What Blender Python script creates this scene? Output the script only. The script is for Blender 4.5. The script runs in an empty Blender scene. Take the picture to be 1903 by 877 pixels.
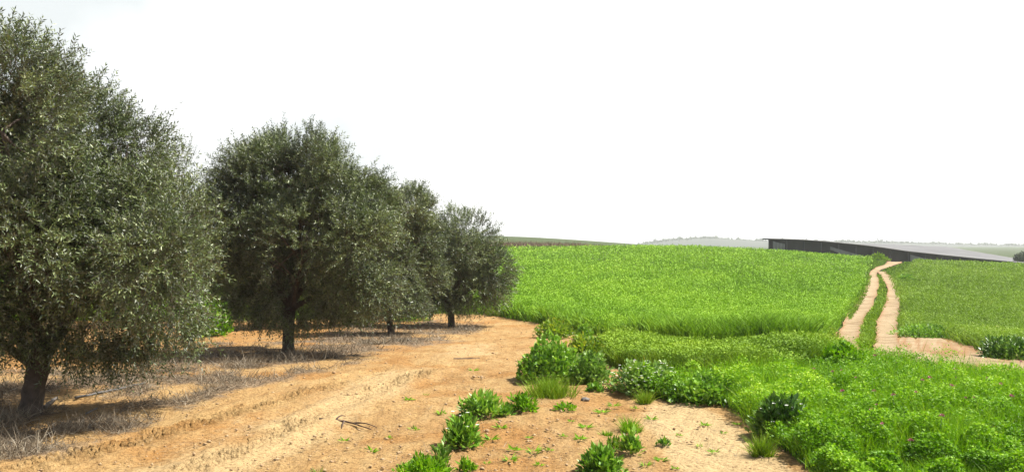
import bpy, math, random
import numpy as np
from mathutils import Vector
R = math.radians
rng = np.random.default_rng(7)
random.seed(7)
S = bpy.context.scene
COL = S.collection

# ------------------------------------------------------------------ camera, world, sun, exposure
F = 1648.0; CX = 951.5; HY = 452.0; EYE = 2.2          # focal length and horizon in photograph pixels
cam = bpy.data.objects.new('camera', bpy.data.cameras.new('camera'))
COL.objects.link(cam)
cam.location = (0, 0, EYE); cam.rotation_euler = (R(90), 0, 0)
cam.data.sensor_width = 36; cam.data.lens = 36 * F / 1903
cam.data.shift_y = (HY - 438.5) / 1903
cam.data.clip_start = 0.1; cam.data.clip_end = 8000
S.camera = cam

SUN_EL, SUN_AZ = 56.0, 84.0                            # azimuth measured from +Y towards +X
W = bpy.data.worlds.new('World'); S.world = W; W.use_nodes = True
nt = W.node_tree; N = nt.nodes; L = nt.links
bg = N['Background']; bg.inputs['Strength'].default_value = 0.08
sky = N.new('ShaderNodeTexSky'); sky.sky_type = 'NISHITA'; sky.sun_disc = False
sky.sun_elevation = R(SUN_EL); sky.sun_rotation = R(SUN_AZ)
sky.air_density = 1.0; sky.dust_density = 2.0; sky.ozone_density = 1.0
hs = N.new('ShaderNodeHueSaturation'); hs.inputs['Saturation'].default_value = 0.5
# bright thin cloud added low ahead, over the sky texture; none behind, limiting fill
tc = N.new('ShaderNodeTexCoord'); sx = N.new('ShaderNodeSeparateXYZ'); L.new(tc.outputs['Generated'], sx.inputs[0])
mr = N.new('ShaderNodeMapRange'); mr.inputs['From Min'].default_value = .27; mr.inputs['From Max'].default_value = .37
mr.inputs['To Min'].default_value = 1; mr.inputs['To Max'].default_value = 0; L.new(sx.outputs['Z'], mr.inputs['Value'])
nz = N.new('ShaderNodeTexNoise'); nz.inputs['Scale'].default_value = 2.5; nz.inputs['Detail'].default_value = 5
L.new(tc.outputs['Generated'], nz.inputs['Vector'])
rp = N.new('ShaderNodeValToRGB')
rp.color_ramp.elements[0].position = 0.34; rp.color_ramp.elements[0].color = (5.3, 5.6, 5.65, 1)
rp.color_ramp.elements[1].position = 0.52; rp.color_ramp.elements[1].color = (8.2, 8.2, 8.2, 1)
my = N.new('ShaderNodeMapRange'); my.inputs['From Min'].default_value = .25; my.inputs['From Max'].default_value = .7; L.new(sx.outputs['Y'], my.inputs['Value'])
mm = N.new('ShaderNodeMath'); mm.operation = 'MULTIPLY'; L.new(mr.outputs['Result'], mm.inputs[0]); L.new(my.outputs['Result'], mm.inputs[1])
mx = N.new('ShaderNodeMixRGB'); L.new(mm.outputs[0], mx.inputs[0])
mw = N.new('ShaderNodeMapRange'); mw.inputs['From Min'].default_value = -.32; mw.inputs['From Max'].default_value = .06
mw.inputs['To Min'].default_value = -.19; mw.inputs['To Max'].default_value = .16; L.new(sx.outputs['X'], mw.inputs['Value'])
ad = N.new('ShaderNodeMath'); L.new(nz.outputs['Fac'], ad.inputs[0]); L.new(mw.outputs['Result'], ad.inputs[1])
L.new(ad.outputs[0], rp.inputs['Fac'])
L.new(sky.outputs['Color'], hs.inputs['Color']); L.new(hs.outputs['Color'], mx.inputs[1]); L.new(rp.outputs['Color'], mx.inputs[2])
L.new(mx.outputs['Color'], bg.inputs['Color'])

sun = bpy.data.objects.new('sun', bpy.data.lights.new('sun', 'SUN')); COL.objects.link(sun)
sun.data.energy = 5.0; sun.data.angle = R(0.5); sun.data.color = (1, 0.95, 0.86)
to_sun = Vector((math.sin(R(SUN_AZ)) * math.cos(R(SUN_EL)), math.cos(R(SUN_AZ)) * math.cos(R(SUN_EL)), math.sin(R(SUN_EL))))
sun.rotation_euler = to_sun.to_track_quat('Z', 'Y').to_euler()

S.view_settings.view_transform = 'Standard'; S.view_settings.look = 'None'
S.view_settings.exposure = 1.08; S.view_settings.gamma = 1; S.view_settings.use_curve_mapping = False
S.render.engine = 'CYCLES'
S.cycles.max_bounces = 6; S.cycles.diffuse_bounces = 2; S.cycles.glossy_bounces = 2
S.cycles.transmission_bounces = 4; S.cycles.volume_bounces = 1; S.cycles.transparent_max_bounces = 8
S.cycles.caustics_reflective = False; S.cycles.caustics_refractive = False

# ------------------------------------------------------------------ small maths
def sstep(a, b, x):
    t = np.clip((x - a) / (b - a), 0, 1); return t * t * (3 - 2 * t)
_T2 = np.random.default_rng(3).random((256, 256))
def n2(x, y):
    xi = np.floor(x).astype(int); yi = np.floor(y).astype(int)
    fx = x - xi; fy = y - yi; fx = fx * fx * (3 - 2 * fx); fy = fy * fy * (3 - 2 * fy)
    a = _T2[xi & 255, yi & 255]; b = _T2[(xi + 1) & 255, yi & 255]
    c = _T2[xi & 255, (yi + 1) & 255]; d = _T2[(xi + 1) & 255, (yi + 1) & 255]
    return (a * (1 - fx) + b * fx) * (1 - fy) + (c * (1 - fx) + d * fx) * fy
def fbm2(x, y, o=3):
    s = 0; a = .5
    for k in range(o):
        s = s + a * n2(x * 2 ** k + 17.3 * k, y * 2 ** k + 9.1 * k); a *= .5
    return s / (1 - .5 ** o)
_T3 = np.random.default_rng(4).random((32, 32, 32))
def n3(p):
    i = np.floor(p).astype(int); f = p - i; f = f * f * (3 - 2 * f); out = 0
    for dx in (0, 1):
        for dy in (0, 1):
            for dz in (0, 1):
                w = (f[:, 0] if dx else 1 - f[:, 0]) * (f[:, 1] if dy else 1 - f[:, 1]) * (f[:, 2] if dz else 1 - f[:, 2])
                out = out + w * _T3[(i[:, 0] + dx) & 31, (i[:, 1] + dy) & 31, (i[:, 2] + dz) & 31]
    return out
def unit(v):
    return v / np.maximum(np.linalg.norm(v, axis=-1, keepdims=True), 1e-9)
def inpoly(px, py, poly):
    c = np.zeros(px.shape, bool); n = len(poly)
    for i in range(n):
        x1, y1 = poly[i]; x2, y2 = poly[(i + 1) % n]
        if y1 == y2: continue
        c ^= ((y1 > py) != (y2 > py)) & (px < (x2 - x1) * (py - y1) / (y2 - y1) + x1)
    return c

# ------------------------------------------------------------------ lie of the land: table over bearing (x/y) and distance
_u = np.array([-.6, -.3, 0, .1, .2, .29, .35, .41, .5, .6])
_y = np.array([8, 15, 22, 32, 45, 60, 85, 120, 150, 200, 300, 600, 3000.])
_z = np.array([
 [0, 0, 0, 0, 0, 0, 0, 0, 0, 0],
 [0, 0, 0, 0, 0, 0, -.02, -.05, -.08, -.1],
 [-.3, -.3, -.3, -.3, -.32, -.35, -.38, -.4, -.42, -.45],
 [-.75, -.75, -.75, -.75, -.8, -.85, -.88, -.9, -.9, -.9],
 [-.8, -.8, -.85, -.75, -.65, -.8, -.95, -1, -1, -1.02],
 [-.6, -.6, -.4, -.25, -.2, -.4, -.75, -1, -1, -1.1],
 [-.2, -.2, 0, .3, .65, .45, -.2, -.75, -.7, -.95],
 [1, 1, 1.0, 1.4, 1.65, .95, .65, -.15, -.3, -.85],
 [1.7, 1.7, 1.6, 1.35, 1.0, .3, -.6, -1.5, -2.5, -3.8],
 [2.4, 2.4, 2.2, 1.2, 0, 0, -.6, -1.5, -2.8, -4.0],
 [2.5, 2.4, 2.2, 1.2, 0, -.5, -1, -1.8, -3, -4],
 [9, 8.6, 7.6, 3.6, -1, -4, -4, -4, -4, -4],
 [-4, -4, -4, -4, -4, -4, -4, -4, -4, -4]])
def _up():
    ly = np.log(_y); gy = np.linspace(ly[0], ly[-1], 360); gu = np.linspace(-.6, .6, 121)
    t = np.array([np.interp(gu, _u, r) for r in _z])
    t = np.array([np.interp(gy, ly, t[:, k]) for k in range(121)]).T
    for _ in range(2):
        for ax, w in ((0, 4), (1, 4)):
            p = np.pad(t, [(w, w) if a == ax else (0, 0) for a in (0, 1)], mode='edge')
            t = np.mean([np.take(p, range(k, k + t.shape[ax]), axis=ax) for k in range(2 * w + 1)], axis=0)
    return gy, gu, t
_gy, _gu, _gt = _up()
def gz(x, y):
    x = np.asarray(x, float); y = np.asarray(y, float)
    yy = np.maximum(y, 8.0); u = np.clip(x / yy, -.6, .6)
    a = (np.log(yy) - _gy[0]) / (_gy[1] - _gy[0]); b = (u + .6) / .01
    a = np.clip(a, 0, 358.999); b = np.clip(b, 0, 119.999)
    i = a.astype(int); j = b.astype(int); fa = a - i; fb = b - j
    return (_gt[i, j] * (1 - fb) + _gt[i, j + 1] * fb) * (1 - fa) + (_gt[i + 1, j] * (1 - fb) + _gt[i + 1, j + 1] * fb) * fa
def topx(x, y, z):
    y = np.maximum(y, .05)
    return CX + F * x / y, HY + F * (EYE - z) / y
def at(px, py):
    """the point of the ground seen at a photograph pixel"""
    u = (px - CX) / F; v = (py - HY) / F
    ys = np.exp(np.linspace(math.log(3), math.log(900), 6000))
    hit = np.nonzero(gz(u * ys, ys) >= EYE - v * ys)[0]
    y = ys[hit[0]] if len(hit) else 900.
    return np.array([u * y, y, float(gz(u * y, y))])

# ------------------------------------------------------------------ what grows where (outlines measured on the photograph)
Z_CROP_L = [(-900, 596), (300, 596), (640, 592), (800, 583), (905, 584), (1000, 600), (1090, 620), (1200, 632), (1300, 645), (1420, 652), (1500, 645), (1540, 634),
            (1556, 610), (1585, 570), (1606, 530), (1612, 508), (1612, 496), (1622, 486), (1640, 474), (1648, 430), (-900, 430)]
Z_CROP_R = [(1676, 622), (1730, 625), (1760, 628), (1800, 642), (1850, 660), (1903, 668), (2300, 690), (2300, 430), (1704, 430), (1704, 484), (1684, 506), (1656, 522), (1664, 540), (1678, 570)]
Z_ROUGH = [(1120, 650), (1170, 644), (1240, 650), (1310, 662), (1420, 672), (1500, 662), (1545, 646), (1570, 655), (1480, 700), (1400, 706), (1310, 704), (1240, 694), (1150, 684), (1110, 668)]
Z_CLOVER = [(1180, 735), (1270, 748), (1350, 752), (1392, 785), (1430, 820), (1480, 850), (1515, 877), (1560, 960), (2700, 1000), (2600, 760), (2200, 770), (1903, 722), (1800, 698), (1700, 684), (1640, 674),
            (1600, 662), (1545, 660), (1480, 700), (1400, 714), (1310, 716), (1270, 722), (1210, 730)]
Z_MEDIAN = [(1597, 650), (1607, 600), (1630, 560), (1636, 530), (1631, 512), (1636, 512), (1645, 530), (1648, 560), (1627, 600), (1621, 650)]
Z_LITTER = [(-900, 900), (0, 862), (130, 836), (280, 792), (420, 728), (600, 692), (720, 655), (860, 622), (910, 605), (780, 596), (640, 606), (560, 640), (330, 640), (240, 690), (0, 692), (-900, 700)]
Z_RIGHTDIRT = [(1660, 655), (1676, 624), (1730, 627), (1760, 630), (1800, 646), (1850, 664), (1903, 674), (2300, 700), (2300, 760), (1903, 696), (1800, 676), (1700, 662)]

def zone(px, py, poly, amp=8., k=3):
    s = 0
    for i in range(k):
        s = s + inpoly(px + amp * rng.normal(size=px.shape) * .6, py + amp * .35 * rng.normal(size=px.shape), poly)
    return s / k

# ------------------------------------------------------------------ materials
def mat(name):
    m = bpy.data.materials.new(name); m.use_nodes = True
    nt = m.node_tree; return m, nt.nodes, nt.links, nt.nodes['Principled BSDF']
def ramp(N, stops):
    r = N.new('ShaderNodeValToRGB'); e = r.color_ramp.elements
    while len(e) < len(stops): e.new(.5)
    for k, (p, c) in enumerate(stops):
        e[k].position = p; e[k].color = (*c, 1)
    return r
def attr(N, name):
    a = N.new('ShaderNodeAttribute'); a.attribute_name = name; return a
def noise(N, L, scale, detail=4, rough=.6, vec=None):
    n = N.new('ShaderNodeTexNoise'); n.inputs['Scale'].default_value = scale; n.inputs['Detail'].default_value = detail
    n.inputs['Roughness'].default_value = rough
    if vec is not None: L.new(vec, n.inputs['Vector'])
    return n
def mixc(N, L, fac, a, b, mode='MIX'):
    m = N.new('ShaderNodeMixRGB'); m.blend_type = mode
    for s, v in ((0, fac), (1, a), (2, b)):
        if isinstance(v, (int, float)): m.inputs[s].default_value = v
        elif isinstance(v, tuple): m.inputs[s].default_value = (*v, 1)
        else: L.new(v, m.inputs[s])
    return m.outputs[0]

def leaf_mat(name, stops, trans=.3, rough=.5, back=None, tint=(1.15, 1.2, .6), spec=.4):
    m, N, L, P = mat(name)
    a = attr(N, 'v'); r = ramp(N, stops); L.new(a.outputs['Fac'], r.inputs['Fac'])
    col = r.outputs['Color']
    if back:
        g = N.new('ShaderNodeNewGeometry'); col = mixc(N, L, g.outputs['Backfacing'], col, back)
    L.new(col, P.inputs['Base Color']); P.inputs['Roughness'].default_value = rough
    P.inputs['Specular IOR Level'].default_value = spec
    t = N.new('ShaderNodeBsdfTranslucent')
    L.new(mixc(N, L, 1., r.outputs['Color'], tint, 'MULTIPLY'), t.inputs['Color'])
    x = N.new('ShaderNodeMixShader'); x.inputs[0].default_value = trans
    L.new(P.outputs[0], x.inputs[1]); L.new(t.outputs[0], x.inputs[2])
    L.new(x.outputs[0], N['Material Output'].inputs['Surface'])
    return m

M_OLIVE = leaf_mat('olive_leaf', [(0, (.016, .026, .010)), (.35, (.066, .098, .028)), (.7, (.225, .27, .11)), (1, (.42, .44, .28))], .16, .42, back=(.18, .20, .155), tint=(1.15, 1.3, .5), spec=.4)
M_CROP = leaf_mat('crop_blade', [(0, (.045, .11, .006)), (.4, (.18, .345, .018)), (.8, (.28, .455, .032)), (1, (.36, .47, .09))], .2, .6, tint=(1.2, 1.3, .4), spec=.15)
M_CROP_R = leaf_mat('cereal_blade', [(0, (.075, .125, .012)), (.45, (.16, .265, .028)), (.85, (.25, .36, .05)), (1, (.42, .42, .12))], .28, .6, tint=(1.2, 1.3, .5), spec=.15)
M_ROUGH = leaf_mat('rough_grass', [(0, (.05, .12, .008)), (.45, (.17, .29, .016)), (.85, (.28, .40, .03)), (1, (.44, .45, .12))], .18, .6, spec=.15)
M_CLOVER = leaf_mat('clover_leaf', [(0, (.025, .08, .006)), (.4, (.12, .27, .010)), (.8, (.25, .43, .018)), (1, (.40, .53, .06))], .3, .5, tint=(1.25, 1.35, .4), spec=.18)
M_WEED = leaf_mat('weed_leaf', [(0, (.035, .095, .01)), (.35, (.13, .28, .024)), (.75, (.28, .46, .06)), (1, (.52, .60, .30))], .28, .4)
M_PALE = leaf_mat('pale_weed_leaf', [(0, (.035, .09, .012)), (.35, (.13, .26, .035)), (.7, (.29, .43, .11)), (1, (.68, .72, .52))], .3, .4)
M_DARKLEAF = leaf_mat('dark_weed_leaf', [(0, (.02, .06, .01)), (.4, (.075, .17, .022)), (.75, (.19, .32, .05)), (1, (.3, .36, .2))], .2, .38)
M_YGREEN = leaf_mat('mustard_leaf', [(0, (.07, .15, .012)), (.5, (.16, .27, .02)), (1, (.42, .42, .04))], .4, .5)
M_DRY = leaf_mat('dry_stalk', [(0, (.07, .052, .038)), (.5, (.20, .16, .108)), (.85, (.33, .28, .20)), (1, (.42, .38, .31))], .15, .7, tint=(1, 1, 1), spec=.2)
M_VINE = leaf_mat('bare_vine', [(0, (.08, .045, .03)), (.5, (.2, .11, .075)), (1, (.36, .27, .19))], .1, .7, tint=(1, 1, 1), spec=.2)
M_FARLEAF = leaf_mat('far_foliage', [(0, (.02, .035, .018)), (.6, (.045, .07, .03)), (1, (.08, .11, .045))], .15, .6)

def plain_mat(name, c1, c2, scale, rough=.8, bump=0., bs=None):
    m, N, L, P = mat(name)
    tc = N.new('ShaderNodeTexCoord')
    n = noise(N, L, scale, 6, .65, tc.outputs['Object']); r = ramp(N, [(.3, c1), (.7, c2)])
    L.new(n.outputs['Fac'], r.inputs['Fac']); L.new(r.outputs['Color'], P.inputs['Base Color'])
    P.inputs['Roughness'].default_value = rough
    if bump:
        b = N.new('ShaderNodeBump'); b.inputs['Strength'].default_value = bump; b.inputs['Distance'].default_value = .02
        n2_ = noise(N, L, bs or scale * 3, 5, .6, tc.outputs['Object'])
        L.new(n2_.outputs['Fac'], b.inputs['Height']); L.new(b.outputs[0], P.inputs['Normal'])
    return m
M_BARK = plain_mat('olive_bark', (.045, .033, .025), (.13, .10, .078), 9, .9, 1., 24)
M_STEM = plain_mat('green_stem', (.10, .17, .04), (.16, .24, .06), 6, .6)
M_TWIG = plain_mat('dead_wood', (.055, .03, .022), (.13, .08, .055), 14, .85, .4)
M_STONE = plain_mat('grey_stone', (.09, .08, .07), (.20, .18, .16), 12, .9, .6)
M_CLOD = plain_mat('soil_clod', (.27, .165, .08), (.42, .30, .17), 5, .95, .5, 40)
M_PIPE = plain_mat('pipe_plastic', (.05, .05, .05), (.10, .10, .10), 4, .5)
M_NETDARK = plain_mat('net_post_steel', (.03, .03, .032), (.06, .06, .06), 3, .6)
M_PETALPINK = plain_mat('pink_petal', (.40, .07, .16), (.55, .20, .30), 40, .6)
M_SPECKWHITE = plain_mat('white_speck', (.7, .7, .62), (.8, .8, .76), 40, .6)  # white of the specks put on weeds, mainly as leaf glints

# soil: sandy loam, orange where it is loose, pale where wheels have packed it, grey with litter beneath the trees
def soil_mat():
    m, N, L, P = mat('sandy_soil')
    g = N.new('ShaderNodeNewGeometry'); pos = g.outputs['Position']
    big = noise(N, L, .55, 5, .6, pos); mid = noise(N, L, 3.2, 6, .65, pos); fine = noise(N, L, 26, 6, .7, pos); grit = noise(N, L, 95, 3, .7, pos)
    mp = N.new('ShaderNodeMapping'); mp.inputs['Rotation'].default_value = (0, 0, R(-24)); mp.inputs['Scale'].default_value = (3.2, .45, 1); L.new(pos, mp.inputs['Vector'])
    streak = noise(N, L, 1.6, 5, .6, mp.outputs[0])
    r1 = ramp(N, [(.30, (.33, .165, .055)), (.44, (.46, .27, .105)), (.56, (.56, .37, .165)), (.70, (.63, .45, .23))]); L.new(streak.outputs['Fac'], r1.inputs['Fac'])
    r2 = ramp(N, [(.34, (.29, .15, .055)), (.52, (.52, .33, .14)), (.72, (.62, .44, .22))]); L.new(mid.outputs['Fac'], r2.inputs['Fac'])
    c = mixc(N, L, .45, r1.outputs['Color'], r2.outputs['Color'])
    rb = ramp(N, [(.38, (.38, .21, .08)), (.62, (.62, .44, .21))]); L.new(big.outputs['Fac'], rb.inputs['Fac'])
    c = mixc(N, L, .35, c, rb.outputs['Color'])
    c = mixc(N, L, attr(N, 'wheel').outputs['Fac'], c, (.68, .52, .29))
    c = mixc(N, L, attr(N, 'orange').outputs['Fac'], c, (.42, .20, .055))
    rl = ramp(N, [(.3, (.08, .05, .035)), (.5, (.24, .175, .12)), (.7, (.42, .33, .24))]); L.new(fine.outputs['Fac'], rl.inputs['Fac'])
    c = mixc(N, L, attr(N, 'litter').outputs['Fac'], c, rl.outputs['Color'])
    rg = ramp(N, [(.35, (.035, .05, .014)), (.65, (.08, .13, .025))]); L.new(fine.outputs['Fac'], rg.inputs['Fac'])
    c = mixc(N, L, attr(N, 'green').outputs['Fac'], c, rg.outputs['Color'])
    rf = ramp(N, [(.36, (.42, .38, .34)), (.52, (1, 1, 1)), (.7, (1.0, 1.0, 1.0))]); L.new(fine.outputs['Fac'], rf.inputs['Fac'])
    c = mixc(N, L, .85, c, rf.outputs['Color'], 'MULTIPLY')
    c = mixc(N, L, 1., c, (.74, .73, .695), 'MULTIPLY')
    L.new(c, P.inputs['Base Color']); P.inputs['Roughness'].default_value = .95; P.inputs['Specular IOR Level'].default_value = .15
    s = N.new('ShaderNodeMath'); s.operation = 'MULTIPLY_ADD'; s.inputs[1].default_value = .35; L.new(grit.outputs['Fac'], s.inputs[0]); L.new(fine.outputs['Fac'], s.inputs[2])
    b1 = N.new('ShaderNodeBump'); b1.inputs['Strength'].default_value = .9; b1.inputs['Distance'].default_value = .035; L.new(s.outputs[0], b1.inputs['Height'])
    b2 = N.new('ShaderNodeBump'); b2.inputs['Strength'].default_value = .8; b2.inputs['Distance'].default_value = .12; L.new(mid.outputs['Fac'], b2.inputs['Height']); L.new(b1.outputs[0], b2.inputs['Normal'])
    L.new(b2.outputs[0], P.inputs['Normal'])
    return m
M_SOIL = soil_mat()

def track_mat():
    m, N, L, P = mat('packed_track_soil')
    g = N.new('ShaderNodeNewGeometry'); pos = g.outputs['Position']
    a = noise(N, L, .8, 5, .65, pos); b = noise(N, L, 7, 5, .7, pos)
    r = ramp(N, [(.3, (.19, .13, .07)), (.5, (.29, .22, .13)), (.7, (.35, .28, .18))]); L.new(a.outputs['Fac'], r.inputs['Fac'])
    r2 = ramp(N, [(.35, (.7, .62, .55)), (.55, (1, 1, 1))]); L.new(b.outputs['Fac'], r2.inputs['Fac'])
    c = mixc(N, L, .6, r.outputs['Color'], r2.outputs['Color'], 'MULTIPLY')
    c = mixc(N, L, attr(N, 'v').outputs['Fac'], c, (.22, .11, .045))
    L.new(c, P.inputs['Base Color']); P.inputs['Roughness'].default_value = .95; P.inputs['Specular IOR Level'].default_value = .15
    bp = N.new('ShaderNodeBump'); bp.inputs['Strength'].default_value = .7; bp.inputs['Distance'].default_value = .06; L.new(b.outputs['Fac'], bp.inputs['Height']); L.new(bp.outputs[0], P.inputs['Normal'])
    return m
M_TRACK = track_mat()

# ------------------------------------------------------------------ object helpers
def tag(o, label=None, cat=None, group=None, kind=None):
    for k, v in (('label', label), ('category', cat), ('group', group), ('kind', kind)):
        if v: o[k] = v
    return o
def meshobj(name, V, Fc, m, parent=None, v=None, attrs=None, smooth=False, loc=None):
    """V (n,3), Fc (k,3) or (k,4) or a list of such arrays; v: per-vertex variation for the leaf materials"""
    V = np.asarray(V, np.float32)
    if loc is not None: V = V - np.asarray(loc, np.float32)
    Fs = Fc if isinstance(Fc, list) else [Fc]
    Fs = [np.asarray(f, np.int32) for f in Fs if len(f)]
    me = bpy.data.meshes.new(name)
    me.vertices.add(len(V)); me.vertices.foreach_set('co', V.ravel())
    idx = np.concatenate([f.ravel() for f in Fs]); tot = np.concatenate([np.full(len(f), f.shape[1], np.int32) for f in Fs])
    st = np.concatenate([[0], np.cumsum(tot)[:-1]]).astype(np.int32)
    me.loops.add(len(idx)); me.loops.foreach_set('vertex_index', idx)
    me.polygons.add(len(tot)); me.polygons.foreach_set('loop_start', st); me.polygons.foreach_set('loop_total', tot)
    if smooth: me.polygons.foreach_set('use_smooth', np.ones(len(tot), bool))
    A = dict(attrs or {})
    if v is not None: A['v'] = v
    for k, arr in A.items():
        at_ = me.attributes.new(k, 'FLOAT', 'POINT'); at_.data.foreach_set('value', np.asarray(arr, np.float32).ravel())
    me.materials.append(m); me.update(calc_edges=True)
    o = bpy.data.objects.new(name, me); COL.objects.link(o)
    if loc is not None and parent is None: o.location = loc
    if parent is not None: o.parent = parent
    return o
def empty(name, loc):
    o = bpy.data.objects.new(name, None); COL.objects.link(o); o.location = loc; o.empty_display_size = .3; return o

def leaf_geo(P, D, Nn, Ln, Wd, fold=.25):
    """diamond leaves folded along the rib: base, side, tip, side"""
    S_ = np.cross(D, Nn); Ln = Ln[:, None]; Wd = Wd[:, None]
    mid = P + D * Ln * .45
    V = np.stack([P, mid + S_ * Wd * .5 + Nn * Wd * fold, P + D * Ln, mid - S_ * Wd * .5 + Nn * Wd * fold], 1).reshape(-1, 3)
    b = np.arange(len(P))[:, None] * 4
    return V, np.concatenate([b + [0, 1, 2], b + [0, 2, 3]], 0)
def blade_geo(P, D, side, H, Wd, bend):
    """grass blade: 5 vertices, 3 triangles, bending over towards `bend`"""
    H = H[:, None]; Wd = Wd[:, None]
    m = P + D * H * .55 + bend * H * .12; t = P + D * H * .95 + bend * H * .5
    V = np.stack([P - side * Wd * .5, P + side * Wd * .5, m + side * Wd * .4, m - side * Wd * .4, t], 1).reshape(-1, 3)
    b = np.arange(len(P))[:, None] * 5
    return V, np.concatenate([b + [0, 1, 2], b + [0, 2, 3], b + [3, 2, 4]], 0)
def tube_geo(path, rad, n=8, rough=0.):
    path = np.asarray(path, float); rad = np.asarray(rad, float); k = len(path)
    T = unit(np.gradient(path, axis=0)); ref = np.array([.13, .97, .2]); A = unit(np.cross(T, ref)); B = np.cross(T, A)
    an = np.linspace(0, 2 * np.pi, n, endpoint=False)
    rr = rad[:, None] * (1 + rough * (rng.random((k, n)) - .5) + (rough * .8 * np.sin(an * 3 + 1) if rough else 0))
    V = path[:, None] + rr[..., None] * (np.cos(an)[None, :, None] * A[:, None] + np.sin(an)[None, :, None] * B[:, None])
    i = np.arange(k - 1)[:, None] * n; j = np.arange(n)[None]; jn = (j + 1) % n
    Fq = np.stack([i + j, i + jn, i + n + jn, i + n + j], -1).reshape(-1, 4)
    V = V.reshape(-1, 3)
    c0, c1 = len(V), len(V) + 1
    V = np.concatenate([V, path[:1], path[-1:]])
    q = np.arange(n)
    caps = np.concatenate([np.stack([np.full(n, c0), (q + 1) % n, q], 1), np.stack([np.full(n, c1), (k - 1) * n + q, (k - 1) * n + (q + 1) % n], 1)])
    return V, Fq, caps
class Tubes:
    def __init__(s): s.V = []; s.Q = []; s.T = []; s.n = 0
    def add(s, path, rad, n=6, rough=0.):
        V, q, c = tube_geo(path, rad, n, rough); s.V.append(V); s.Q.append(q + s.n); s.T.append(c + s.n); s.n += len(V)
    def build(s, name, m, parent=None, loc=None):
        return meshobj(name, np.concatenate(s.V), [np.concatenate(s.Q), np.concatenate(s.T)], m, parent, smooth=True, loc=loc)
def bez(a, b, c, n):
    t = np.linspace(0, 1, n)[:, None]
    return (1 - t) ** 2 * a + 2 * t * (1 - t) * b + t ** 2 * c
def rdir(n):
    return unit(rng.normal(size=(n, 3)))
def flatdir(n):
    a = rng.random(n) * 2 * np.pi; return np.stack([np.cos(a), np.sin(a), 0 * a], 1)

# ------------------------------------------------------------------ ground: one sheet, fine near the camera, out to the horizon
def tread(x, y):
    """two wheel tracks with lug marks running beside the tree row"""
    h = np.zeros_like(x)
    for (ax, ay), (bx, by), wd, ph in TREADS:
        dx, dy = bx - ax, by - ay; ln = math.hypot(dx, dy); dx /= ln; dy /= ln
        s = (x - ax) * dx + (y - ay) * dy; d = (x - ax) * -dy + (y - ay) * dx + .18 * np.sin(s * .35 + ph)
        w = sstep(wd, wd * .6, np.abs(d)) * sstep(-.5, 1., s) * sstep(ln + 1.5, ln - 1, s) * sstep(.22, .6, fbm2(s * .7 + ph, d * 1.5 + 3, 2))
        lug = np.sin((s + d * 1.3 + .07 * n2(x * 2.3, y * 2.3) + .05 * n2(x * 9, y * 9)) * 2 * np.pi / .25) * (.3 + n2(x * 4 + 3, y * 4))
        h = h + w * (.105 * np.clip(lug, -.4, 1) - .012)
        h = h + .05 * np.exp(-((np.abs(d) - wd * 1.25) / .12) ** 2) * sstep(-.5, 1., s) * sstep(ln + 1.5, ln - 1, s) * n2(x * 3.1, y * 3.1)
    # shallow furrows left along the row by passing wheels
    q = x * .94 - y * .34
    return h + .045 * (fbm2(q * 2.6, (x * .34 + y * .94) * .35, 3) - .5)
def gp(px, py): return tuple(at(px, py)[:2])
TREADS = [(gp(-60, 905), gp(700, 690), .26, 0.), (gp(250, 905), gp(860, 680), .22, 2.1)]
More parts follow.
